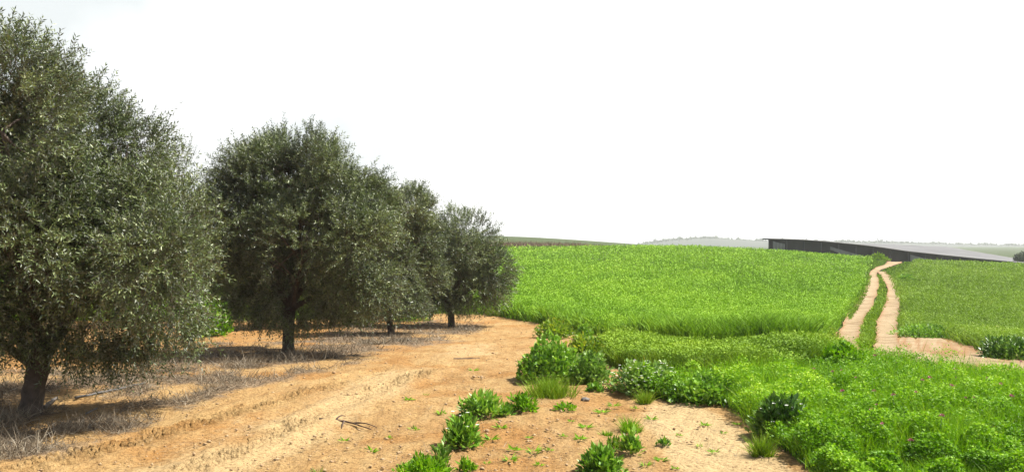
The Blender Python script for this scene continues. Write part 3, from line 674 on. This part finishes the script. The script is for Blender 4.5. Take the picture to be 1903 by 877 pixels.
# ------------------------------------------------------------------ broad-leaved weeds, tufts and bushes
def leafy(name, label, cat, px, py, w_px, h_px, n, ll, lw, m, group=None, stems=9, flat=.0, specks=0, fmat=None, depth=1., irregular=.3, upright=.5):
    b = at(px, py); d = b[1]; mp = d / F
    rx = w_px * mp / 2; ry = rx * depth; h = h_px * mp
    root = empty(name, b); tag(root, label, cat, group)
    dirs = rdir(n); dirs[:, 2] = np.abs(dirs[:, 2]) * (1 - flat) + .05
    lob = 1 + irregular * 2 * (n3(np.abs(dirs * 2.2 + 7 + px * .37)) - .5)
    rr = (.25 + .75 * rng.random(n) ** .6) * lob
    off = np.stack([dirs[:, 0] * rx, dirs[:, 1] * ry, np.abs(dirs[:, 2]) * h * .92], 1) * rr[:, None]
    P = b + off
    P[:, 2] = np.maximum(P[:, 2], gz(P[:, 0], P[:, 1]) + .02) - (b[2] - gz(b[0], b[1]))
    D = unit(unit(off) * .8 + np.array([0, 0, upright]) + .55 * rng.normal(size=(n, 3)))
    Nn = np.array([0, 0, 1.]) + .55 * rng.normal(size=(n, 3)); Nn = unit(Nn - (Nn * D).sum(1, keepdims=True) * D)
    V, Fc = leaf_geo(P, D, Nn, ll * (.6 + .8 * rng.random(n)), lw * (.6 + .8 * rng.random(n)), .2)
    v = np.clip(.5 * n3(np.abs(P) * 3.1 + 4) + .28 * rr + rng.normal(0, .15, n) - .05, 0, 1)
    meshobj('leaves', V, Fc, m, root, v=np.repeat(v, 4), loc=b)
    if stems:
        tb = Tubes()
        for k in rng.choice(n, min(stems, n), replace=False):
            s = b + np.array([*(rng.normal(size=2) * rx * .12), -.03])
            tb.add(bez(s, (s + P[k]) / 2 + [0, 0, h * .2], P[k], 5), np.linspace(.006, .003, 5) * max(1, d / 10), 5)
        tb.build('stem', M_STEM, root, loc=b)
    if specks:
        k = rng.choice(np.nonzero(off[:, 2] > np.median(off[:, 2]))[0], min(specks, n // 3), replace=False); kk = len(k)
        ps = P[k] + unit(off[k]) * ll * .5 + [0, 0, ll * .4]
        s = np.full(kk, max(.02, 2.4 * mp))
        fv = []; ff = []
        for p_, s_ in zip(ps, s):
            an = np.arange(5) * 1.2566; i0 = len(fv)
            fv.append(p_)
            for a in an:
                for da, r_, dz in ((-.45, .9, .25), (0, 1.25, .15), (.45, .9, .25)):
                    fv.append(p_ + s_ * np.array([math.cos(a + da) * r_, math.sin(a + da) * r_, dz]))
            for q in range(5):
                o_ = i0 + 1 + q * 3; ff += [(i0, o_, o_ + 1), (i0, o_ + 1, o_ + 2)]
        meshobj('speck', np.array(fv), np.array(ff), fmat, root, loc=b)
    return root
def tuft(label, px, py, w_px, h_px, n, m, group=None, name='grass_tuft', cat='grass tuft', wd=.008):
    b = at(px, py); d = b[1]; mp = d / F; rx = w_px * mp / 2; h = h_px * mp
    nc = max(3, n // 60); cc = rng.normal(size=(nc, 2)) * rx * .3; hc = .45 + .6 * rng.random(nc); kc = rng.integers(0, nc, n)
    a = rng.random(n) * 6.28; r = rx * .28 * rng.random(n) ** .6
    P = b + np.stack([np.cos(a) * r + cc[kc, 0], np.sin(a) * r + cc[kc, 1], 0 * a], 1); P[:, 2] = gz(P[:, 0], P[:, 1]) - .02
    out = np.stack([np.cos(a), np.sin(a), 0 * a], 1)
    D = unit(np.array([0, 0, 1.]) + out * .35 * (r / rx)[:, None] + .34 * rng.normal(size=(n, 3)))
    V, Fc = blade_geo(P, D, unit(np.cross(D, rdir(n))), h * hc[kc] * (.4 + .75 * rng.random(n)), np.maximum(wd, 1.0 * mp) * (.6 + .7 * rng.random(n)), out * (.2 + .9 * rng.random((n, 1))) + rdir(n) * .3)
    o = meshobj(name, V, Fc, m, v=np.repeat(np.clip(rng.normal(.5, .2, n), 0, 1), 5), loc=b)
    return tag(o, label, cat, group)

# the big weeds along the edge of the clover
leafy('mallow_bush', 'big glossy broad leaved bush at the edge of the bare earth, tallest of the weeds', 'bush', 1018, 708, 125, 82, 2600, .075, .055, M_WEED, stems=30)
leafy('mallow_bush', 'yellowish green weed bush against the rough grass behind the big glossy bush', 'bush', 1088, 672, 80, 52, 1500, .075, .05, M_YGREEN, stems=20)
leafy('mallow_bush', 'pale leaved weed bush between the big glossy bush and the white speckled bush', 'bush', 1095, 712, 85, 55, 1700, .07, .05, M_PALE, stems=20)
leafy('speckled_weed', 'wide dark bush speckled with pale leaf glints drawn as flowers above the bare patch', 'speckled bush', 1205, 730, 140, 62, 2800, .065, .045, M_PALE, stems=26, specks=120, fmat=M_SPECKWHITE)  # white petal shapes stand in for glints on glossy leaves
leafy('low_weed', 'low creeping dark green weed mat beside the white speckled bush', 'weed', 1305, 745, 130, 46, 2400, .06, .05, M_WEED, stems=14)
tuft('rounded soft grass clump leaning out in front of the big glossy bush', 1024, 736, 100, 46, 1700, M_ROUGH)
tuft('thin grass clump at the foot of the white speckled bush', 1198, 748, 44, 36, 420, M_ROUGH)
leafy('leafy_weed', 'dark plant with large leaves and painted white glints between the clover and the sandy patch', 'weed', 1448, 812, 96, 78, 1500, .085, .05, M_DARKLEAF, stems=22, specks=26, fmat=M_SPECKWHITE)  # petal shapes here too take the place of glossy leaf glints
tuft('upright bright grass clump at the corner of the clover and the sandy patch', 1412, 846, 54, 58, 700, M_ROUGH)
leafy('leafy_weed', 'bright leafy bush poking up from the clover below the two wheel ruts', 'weed', 1570, 690, 110, 52, 1800, .085, .07, M_CLOVER, stems=20)
leafy('leafy_weed', 'dark little bush at the corner of the green crop beside the wheel ruts', 'weed', 1522, 640, 46, 26, 800, .085, .06, M_WEED, stems=10)
leafy('shaded_crop_edge', 'dark green clump added as the shaded edge of the cereal by the bare turning place', 'bush', 1884, 668, 120, 40, 2600, .085, .05, M_DARKLEAF, stems=20)  # dark clump added to draw the crop edge lying in shadow
leafy('leafy_weed', 'leaf clump added as the shaded front corner of the cereal beside the right wheel rut', 'weed', 1718, 627, 112, 26, 2200, .085, .04, M_WEED, stems=16)  # also crop edge in shade, built as a clump of leaves
leafy('leafy_weed', 'yellow green weed clump on the bare earth before the crop corner', 'weed', 1030, 628, 80, 36, 1200, .09, .06, M_YGREEN, stems=14)
leafy('leafy_weed', 'single dark weed standing in front of the crop edge shadow', 'weed', 1085, 632, 34, 30, 500, .09, .06, M_WEED, stems=10)
tuft('green grass tuft at the left corner of the crop on bare earth', 920, 588, 40, 24, 420, M_ROUGH)
leafy('green_shrub', 'bright broad leaved shrub below the lowest branches of the nearest olive tree', 'shrub', 385, 624, 85, 66, 1900, .14, .085, M_CLOVER, stems=20)
leafy('leafy_weed', 'low green weed fringe behind the leaning olive trunk', 'weed', 762, 596, 70, 26, 900, .10, .06, M_CLOVER, stems=10)
leafy('leafy_weed', 'low green weed between the trunks behind the round crowned tree', 'weed', 662, 604, 60, 20, 700, .10, .06, M_CLOVER, stems=10)

leafy('leafy_weed', 'far dark green weed clump where the wheel ruts bend below the dark netting', 'weed', 1664, 485, 62, 13, 900, .3, .18, M_WEED, stems=8)
leafy('leafy_weed', 'far pale green weed clump by the bend where the wheel ruts vanish', 'weed', 1630, 485, 46, 13, 700, .3, .18, M_ROUGH, stems=8)
leafy('leafy_weed', 'dark weeds along the inner corner of the cereal field where the two ruts join', 'weed', 1682, 526, 36, 14, 700, .2, .12, M_WEED, stems=8)

# single plants on the bare ground, each with its own look
leafy('leafy_weed', 'spreading dark green leafy plant on bare earth, upper of the two large single plants', 'weed', 897, 774, 76, 48, 620, .10, .034, M_WEED, stems=14, upright=.45)
leafy('leafy_weed', 'round leafy plant on bare earth, lower of the two large single plants', 'weed', 860, 830, 66, 54, 620, .095, .036, M_WEED, stems=14, specks=6, fmat=M_SPECKWHITE, upright=.4)
leafy('leafy_weed', 'small leafy plant just beside the spreading dark green plant', 'weed', 940, 774, 26, 18, 90, .09, .032, M_WEED, stems=5, upright=.7)
leafy('leafy_weed', 'loose light green weed patch between the spreading plant and the grass clump', 'weed', 972, 764, 56, 30, 420, .075, .03, M_CLOVER, stems=10)
leafy('low_weed', 'thin flat weed lying on the bare earth below the grass clump', 'weed', 1050, 762, 40, 12, 190, .06, .022, M_CLOVER, stems=5)
leafy('low_weed', 'small green weed on bare earth in front of the pale leaved bush', 'weed', 1105, 728, 34, 14, 190, .07, .04, M_WEED, stems=5)
leafy('leafy_weed', 'upright pale sprig between the round plant and the low clump at the lower edge', 'weed', 820, 862, 34, 40, 150, .07, .026, M_PALE, stems=8, upright=.9)
leafy('low_weed', 'broad soft green clump at the lower edge of the bare earth', 'weed', 790, 892, 108, 42, 1500, .06, .022, M_CLOVER, stems=16)
leafy('low_weed', 'small weed beside the broad soft clump at the lower edge', 'weed', 868, 878, 34, 20, 150, .06, .024, M_CLOVER, stems=5)
tuft('bright grass clump in the middle of the bare patch, largest grass there', 1168, 802, 54, 36, 700, M_CLOVER)
tuft('short grass wisps beside the bright clump in the bare patch', 1126, 808, 34, 16, 200, M_CLOVER)
leafy('leafy_weed', 'dark small plant with upright leaves below the bright grass clump', 'weed', 1172, 844, 40, 40, 190, .085, .034, M_WEED, stems=9, upright=.9)
leafy('leafy_weed', 'large jagged leafy plant at the lower edge between bare patches', 'weed', 1116, 882, 80, 52, 620, .085, .032, M_WEED, stems=14, upright=.45)
leafy('leafy_weed', 'yellowish sprig standing behind the jagged leafy plant', 'weed', 1140, 838, 30, 28, 90, .07, .026, M_YGREEN, stems=6, upright=.9)
leafy('low_weed', 'little dark weed beside the orange crumbly soil of the sandy patch', 'weed', 1234, 830, 24, 14, 70, .06, .026, M_WEED, stems=4)
tuft('yellow flowering sprig near the lower edge of the wheel marked earth', 590, 882, 30, 26, 60, M_YGREEN, name='yellow_sprig', cat='weed')
tuft('small green wisp near the fallen branch on bare earth', 792, 736, 22, 10, 60, M_ROUGH)

# seedlings
GS = 'tiny green seedlings scattered on the bare earth'
seeds = [(985, 815), (1046, 812), (1078, 818), (955, 838), (992, 842), (1020, 838), (912, 818), (1310, 792), (1300, 830), (1328, 842), (1210, 780), (1262, 810), (930, 796), (1000, 866), (1062, 784),
         (905, 862), (948, 858), (1230, 858), (1255, 872), (1200, 866), (770, 800), (722, 815), (690, 840), (820, 770), (640, 820), (1090, 796), (1180, 760), (1140, 756), (1120, 768), (1345, 806), (1372, 790), (880, 690), (760, 745)]
proto = None
for (sx, sy) in seeds:
    if proto is None:
        b = at(sx, sy); n = 26
        dd = rdir(n); dd[:, 2] = np.abs(dd[:, 2]) * .6
        V, Fc = leaf_geo(dd * .02, unit(dd + [0, 0, .3]), unit(np.array([0, 0, 1.]) + .4 * rng.normal(size=(n, 3))), .05 * (.5 + rng.random(n)), .018 * (.6 + .8 * rng.random(n)), .2)
        proto = meshobj('seedling', V, Fc, M_CLOVER, v=np.repeat(np.clip(rng.normal(.5, .2, n), 0, 1), 4)); o = proto
    else:
        o = proto.copy(); COL.objects.link(o)
    b = at(sx, sy); o.location = b + [0, 0, .005]; o.rotation_euler = (0, 0, random.random() * 6.28)
    k = .6 + 1.0 * random.random(); o.scale = (k * (1 + random.random() * .6), k, k * .8)
    tag(o, 'tiny green seedling growing alone on the bare sandy earth', 'seedling', GS)

# pink flower heads in the clover
def flower_proto():
    V = []; Fc = []
    n = 26; dirs = rdir(n); dirs[:, 2] = np.abs(dirs[:, 2])
    v, f = leaf_geo(dirs * .008, dirs, unit(np.cross(dirs, rdir(n))), np.full(n, .024), np.full(n, .013), .1)
    root = empty('clover_flower', (0, 0, 0))
    meshobj('petals', v + [0, 0, .0], f, M_PETALPINK, root)
    tb = Tubes(); tb.add([(0, 0, -.22), (.01, .0, -.1), (0, 0, .004)], [.003, .003, .003], 5); tb.build('stem', M_STEM, root)
    return root
FL = [(1547, 709), (1564, 718), (1590, 732), (1624, 750), (1703, 766), (1714, 755), (1728, 752), (1743, 746), (1768, 768), (1775, 746), (1777, 726), (1796, 725), (1775, 717), (1810, 771), (1794, 772), (1790, 782),
      (1758, 792), (1752, 797), (1711, 792), (1660, 779), (1629, 788), (1620, 802), (1634, 800), (1565, 786), (1897, 721), (1860, 752), (1845, 812), (1864, 838), (1820, 834), (1805, 833), (1512, 694), (1642, 671), (1626, 699),
      (1700, 695), (1680, 728), (1835, 740), (1880, 792), (1750, 840), (1692, 850), (1765, 876), (1715, 815), (1640, 838)]
fp = None
for k, (fx, fy) in enumerate(FL):
    if fp is None:
        fp = flower_proto(); r_ = fp
    else:
        r_ = fp.copy(); COL.objects.link(r_)
        for ch_ in list(fp.children):
            c_ = ch_.copy(); COL.objects.link(c_); c_.parent = r_
    b = at(fx, fy + 20); h = .07 + .20 * float(sstep(.25, .75, fbm2(np.array(b[0] * 1.1), np.array(b[1] * 1.1)))) + .24 * float(sstep(.3, .8, fbm2(np.array(b[0] * 3.7 + 11), np.array(b[1] * 3.1), 2))) + .05
    s_ = (.6 + .55 * random.random())
    yy = b[1]; r_.location = (b[0], yy, b[2] + h); r_.scale = (s_,) * 3; r_.rotation_euler = (random.uniform(-.3, .3), random.uniform(-.3, .3), random.random() * 6)
    tag(r_, 'small pink flower head rising from the bright green clover', 'flower', 'pink flower heads in the clover')

# dry bushes of bare stalks near the trunks
def dry_bush(label, px, py, w_px, h_px, n):
    b = at(px, py); d = b[1]; mp = d / F; rx = w_px * mp / 2; h = h_px * mp
    dirs = unit(rdir(n) * [1, 1, .6] + [0, 0, .45]); dirs[:, 2] = np.abs(dirs[:, 2])
    P = b + np.stack([rng.normal(size=n) * rx * .35, rng.normal(size=n) * rx * .3, 0 * dirs[:, 0]], 1)
    V, Fc = blade_geo(P, dirs, unit(np.cross(dirs, rdir(n))), h * (.35 + .6 * rng.random(n)), np.maximum(.005, .7 * mp) * (.6 + .8 * rng.random(n)), rdir(n) * .5)
    o = meshobj('dry_bush', V, Fc, M_DRY, v=np.repeat(np.clip(rng.normal(.5, .25, n), 0, 1), 5), loc=b)
    tag(o, label, 'dry bush', 'dry bushes under the olive row')
dry_bush('grey dry stalks heaped left of the nearest olive trunk', 4, 790, 130, 75, 420)
dry_bush('fine dry stalks round the foot of the straight second olive trunk', 540, 672, 120, 40, 520)
dry_bush('wide dry bush right of the second olive trunk on its shadow', 610, 668, 90, 46, 420)
dry_bush('pale dry stalks in the shade left of the second olive trunk', 455, 682, 120, 40, 420)
dry_bush('pale dry stalks beside the nearest olive tree shadow edge', 330, 690, 120, 40, 420)
dry_bush('grey dry bush in front of the leaning third trunk', 690, 640, 90, 32, 420)
dry_bush('dry twigs piled at the foot of the leaning third trunk', 745, 634, 80, 26, 360)
dry_bush('low dry stalks at the foot of the far small olive trunk', 868, 614, 90, 20, 360)
dry_bush('dry stalks in the nearest tree shadow, close to the bare earth', 140, 800, 150, 40, 420)

# fallen wood, pipe and stone
def stick(name, label, cat, pts, r0, r1, m, forks=()):
    tb = Tubes(); q = np.array([at(*p_) for p_ in pts]); q[:, 2] += r0 * .8 + .012
    t = np.linspace(0, len(q) - 1, 14); path = np.stack([np.interp(t, range(len(q)), q[:, c]) for c in range(3)], 1)
    path[1:-1] += (rng.random((12, 3)) - .5) * r0 * .6
    tb.add(path, np.linspace(r0, r1, 14), 7, .2)
    for (k, px, py, lift) in forks:
        e = at(px, py); e[2] += lift; s = path[k]
        tb.add(bez(s, (s + e) / 2 + [0, 0, .04 + lift * .5], e, 7), np.linspace(r0 * .75, r1 * .7, 7), 6, .2)
    tag(tb.build(name, m, None, loc=q[0]), label, cat)
stick('fallen_branch', 'reddish brown forked branch lying on the wheel marked earth', 'branch', [(594, 782), (618, 784), (645, 786), (672, 795), (690, 801)], 0.015, .006, M_TWIG, [(4, 642, 781, .05), (6, 635, 796, .0), (8, 700, 797, .02)])
stick('fallen_stick', 'straight thin stick lying across the bare earth', 'stick', [(843, 669), (892, 668)], .017, .013, M_TWIG)
stick('hose_pipe', 'grey irrigation pipe lying across the shadow of the nearest olive tree', 'pipe', [(140, 742), (200, 730), (270, 714)], .018, .018, M_PIPE)
stick('fallen_branch', 'bleached branch leaning in the shadow beside the nearest olive trunk', 'branch', [(80, 762), (95, 752), (104, 744)], .03, .022, M_DRY if False else M_STONE)
stick('fallen_stick', 'short pale stick in the dry litter below the nearest olive tree', 'stick', [(160, 772), (180, 762)], .015, .012, M_STONE)
def stone(label, px, py, w_px, h_px, m=M_STONE):
    b = at(px, py); mp = b[1] / F; n = 9; k = 12; V = []
    for i in range(n):
        th = math.pi * i / (n - 1)
        for j in range(k):
            a = 2 * math.pi * j / k; r = 1 + .3 * (random.random() - .5)
            V.append((math.sin(th) * math.cos(a) * w_px * mp * .5 * r, math.sin(th) * math.sin(a) * w_px * mp * .4 * r, math.cos(th) * h_px * mp * .6 * r + h_px * mp * .3))
    i = np.arange(n - 1)[:, None] * k; j = np.arange(k)[None]
    o = meshobj('stone', np.array(V) + b, np.stack([i + j, i + k + j, i + k + (j + 1) % k, i + (j + 1) % k], -1).reshape(-1, 4), m, loc=b, smooth=True)
    tag(o, label, 'stone')
stone('dark grey flat stone on the bare patch in front of the weed bushes', 1088, 744, 17, 7)
stone('pale rounded stone at the edge of the cereal field above the turning place', 1754, 627, 14, 8)
stone('small brown stone beside the round leafy plant on bare earth', 905, 802, 9, 6, M_CLOD)

# ------------------------------------------------------------------ far things
def leafball(name, label, cat, px, base_py, w_px, h_px, y, n, size, m, group=None, kind=None):
    x = (px - CX) / F * y; b = np.array([x, y, float(gz(x, y))]); top = EYE + (HY - (base_py - h_px)) / F * y
    h = max(top - b[2], 1.5); rx = w_px / F * y / 2
    root = empty(name, b); tag(root, label, cat, group)
    nl = 7; C = np.stack([rng.normal(size=nl) * rx * .4, rng.normal(size=nl) * rx * .4, h * (.5 + .35 * (rng.random(nl) - .3))], 1); r = rx * (.45 + .25 * rng.random(nl))
    k = rng.integers(0, nl, n); dd = rdir(n); P = b + C[k] + dd * (r[k] * (.6 + .4 * rng.random(n)))[:, None] * [1, 1, .75]
    P[:, 2] = np.clip(P[:, 2], b[2] + .15 * h, b[2] + h)
    D = rdir(n); V, Fc = leaf_geo(P, D, unit(np.cross(D, rdir(n))), np.full(n, size), np.full(n, size * .6), .2)
    meshobj('crown', V, Fc, m, root, v=np.repeat(np.clip(rng.normal(.5, .25, n), 0, 1), 4), loc=b)
    tb = Tubes(); tb.add([b + [0, 0, -.3], b + [.1, 0, h * .3], b + [0, .1, h * .6]], [rx * .09, rx * .07, rx * .04], 7, .1); tb.build('trunk', M_BARK, root, loc=b)
    return root
leafball('dark_tree', 'dark bushy tree beyond the net house, at the edge of the view', 'tree', 1903, 490, 38, 36, 175, 2600, .35, M_FARLEAF)

# bare vines along the back of the green field
def vines():
    n = 26000
    u = -.45 + .61 * rng.random(n); y = rng.choice([146, 151, 156, 162, 168], n) + rng.normal(size=n) * .5
    keep = u < .15 - (y - 146) * .001; u, y = u[keep], y[keep]; n = len(u); x = u * y
    P = np.stack([x, y, gz(x, y)], 1); D = unit(np.array([0, 0, 1.]) + .5 * rng.normal(size=(n, 3)))
    V, Fc = blade_geo(P, D, unit(np.cross(D, rdir(n))), (.45 + .55 * rng.random(n)) * np.clip((.16 - u) * 12, .3, 1), np.full(n, .08), rdir(n))
    tag(meshobj('bare_vines', V, Fc, M_VINE, v=np.repeat(rng.random(n), 5)), kind='stuff')
vines()
# far wood on the ridge
def wood():
    xs = []
    n = 16000; px = 1180 + 1000 * rng.random(n)
    top = np.interp(px, [1180, 1240, 1290, 1330, 1400, 1500, 1650, 1800, 1950, 2300], [456, 448, 444, 445, 449, 450, 452, 456, 459, 460])
    y = 1700 + rng.normal(size=n) * 40
    bump = 4 * fbm2(px * .11, 0 * px) + 3 * n2(px * .45, 0 * px + 4)
    z = EYE + (HY - top) / F * 1700 - 3 + (bump * 1.5) * rng.random(n)
    P = np.stack([(px - CX) / F * y, y, z], 1); D = rdir(n)
    V, Fc = leaf_geo(P, D, unit(np.cross(D, rdir(n))), np.full(n, 4.2), np.full(n, 2.8), .2)
    tag(meshobj('far_wood', V, Fc, M_FARLEAF, v=np.repeat(rng.random(n), 4)), kind='stuff')
wood()

# net house: long low shelter of dark netting following the slope
def net_mat(name, c1, c2, alpha, sc):
    m, N, L, P = mat(name)
    tc = N.new('ShaderNodeTexCoord'); mp = N.new('ShaderNodeMapping'); mp.inputs['Scale'].default_value = (1, .25, 1); L.new(tc.outputs['Object'], mp.inputs['Vector'])
    n = noise(N, L, sc, 4, .6, mp.outputs[0]); r = ramp(N, [(.35, c1), (.65, c2)]); L.new(n.outputs['Fac'], r.inputs['Fac'])
    L.new(r.outputs['Color'], P.inputs['Base Color']); P.inputs['Roughness'].default_value = .8; P.inputs['Alpha'].default_value = alpha
    return m
M_NETROOF = net_mat('shade_net_roof', (.07, .07, .073), (.12, .12, .123), 1, .12)
M_NETWALL = net_mat('shade_net_wall', (.012, .012, .013), (.026, .026, .027), 1, .3)
M_NETPALE = net_mat('pale_net', (.15, .15, .152), (.25, .25, .25), 1, .5)
def net_house():
    yf = 152.
    fx = np.linspace(1428, 2060, 60)
    top = np.interp(fx, [1428, 1480, 1520, 1600, 1640, 1680, 1750, 1800, 1903, 2060], [445.5, 447, 449.5, 457, 462, 468, 475.5, 480.5, 490.5, 507])
    X = (fx - CX) / F * yf; Zt = EYE + (HY - top) / F * yf
    Zg = gz(X, np.full_like(X, yf)) - .3; Zg = np.minimum(Zg, Zt - 1.9)
    root = empty('net_house', (X[0], yf, Zg[0])); loc = np.array([X[0], yf, Zg[0]])
    tag(root, 'long low shelter of dark netting sloping down behind the two fields', 'net house')
    # wall cloth, slightly billowing
    K = 7; V = []; rows = []
    for i in range(len(X)):
        for k in range(K):
            s = k / (K - 1); V.append((X[i], yf + .25 * math.sin(i * 1.1) * math.sin(s * math.pi), Zg[i] + (Zt[i] - Zg[i]) * s))
    i = np.arange(len(X) - 1)[:, None] * K; k = np.arange(K - 1)[None]
    meshobj('wall', np.array(V), np.stack([i + k, i + K + k, i + K + k + 1, i + k + 1], -1).reshape(-1, 4), M_NETWALL, root, loc=loc, smooth=True)
    # roof: ruled between the front edge and the back edge
    bx = np.linspace(1450, 1835, 60); btop = np.interp(bx, [1450, 1640, 1760, 1835], [451, 454, 459, 472]); yb = 300.
    XB = (bx - CX) / F * yb; ZB = EYE + (HY - btop) / F * yb
    K = 24; V = []
    for i in range(60):
        for k in range(K):
            s = k / (K - 1); sag = -.18 * abs(math.sin(s * math.pi * 9)) - .1 * abs(math.sin(i * .5))
            V.append((X[i] * (1 - s) + XB[i] * s, yf - .6 + (yb - yf) * s, Zt[i] * (1 - s) + ZB[i] * s + sag + .12))
    i = np.arange(59)[:, None] * K; k = np.arange(K - 1)[None]
    meshobj('roof', np.array(V), np.stack([i + k, i + K + k, i + K + k + 1, i + k + 1], -1).reshape(-1, 4), M_NETROOF, root, loc=loc, smooth=True)
    # edge beam and eave, end wall
    tb = Tubes(); tb.add(np.stack([np.concatenate([[X[0] - 1.2], X]), np.full(61, yf - .7), np.concatenate([[Zt[0] + .15], Zt + .12])], 1), np.full(61, .13), 6); tb.build('edge_cable', M_NETDARK, root, loc=loc)
    e = []
    for k in range(12):
        s = k / 11; a = X[0] * (1 - s) + XB[0] * s; yy = yf + (yb - yf) * s; zt = Zt[0] * (1 - s) + ZB[0] * s
        e += [(a, yy, float(gz(a, yy)) - .4), (a, yy, zt)]
    kk = np.arange(11) * 2
    meshobj('wall', np.array(e), np.stack([kk, kk + 2, kk + 3, kk + 1], 1), M_NETWALL, root, loc=loc)
    for j in range(0, 60, 3):
        tb = Tubes(); tb.add([(X[j], yf - .45, Zg[j] - .2), (X[j], yf - .45, (Zg[j] + Zt[j]) / 2), (X[j], yf - .45, Zt[j] + .05)], [.11, .1, .1], 7); tb.build('post', M_NETDARK, root, loc=loc)
    # paler net curtains pulled aside
    for (p0, p1, lo0, lo1, hi0, hi1) in ((1434, 1456, .15, .05, .9, .75), (1540, 1600, .55, .02, .75, .35), (1688, 1735, .1, .05, .85, .6), (1780, 1800, .1, .1, .8, .8)):
        c = np.linspace(p0, p1, 14); xx = (c - CX) / F * yf; zt = np.interp(xx, X, Zt); zg = np.interp(xx, X, Zg); V = []
        for q in range(14):
            s = q / 13; lo = lo0 + (lo1 - lo0) * s; hi = hi0 + (hi1 - hi0) * s
            g_, t_ = zg[q], zt[q]; g_ = max(g_, t_ - 2.6)
            for w_ in range(4):
                f_ = lo + (hi - lo) * w_ / 3; V.append((xx[q], yf - .75 - .12 * math.sin(q * 1.7), g_ + (t_ - g_) * f_))
        i = np.arange(13)[:, None] * 4; k = np.arange(3)[None]
        meshobj('curtain', np.array(V), np.stack([i + k, i + 4 + k, i + 5 + k, i + k + 1], -1).reshape(-1, 4), M_NETPALE, root, loc=loc, smooth=True)
net_house()
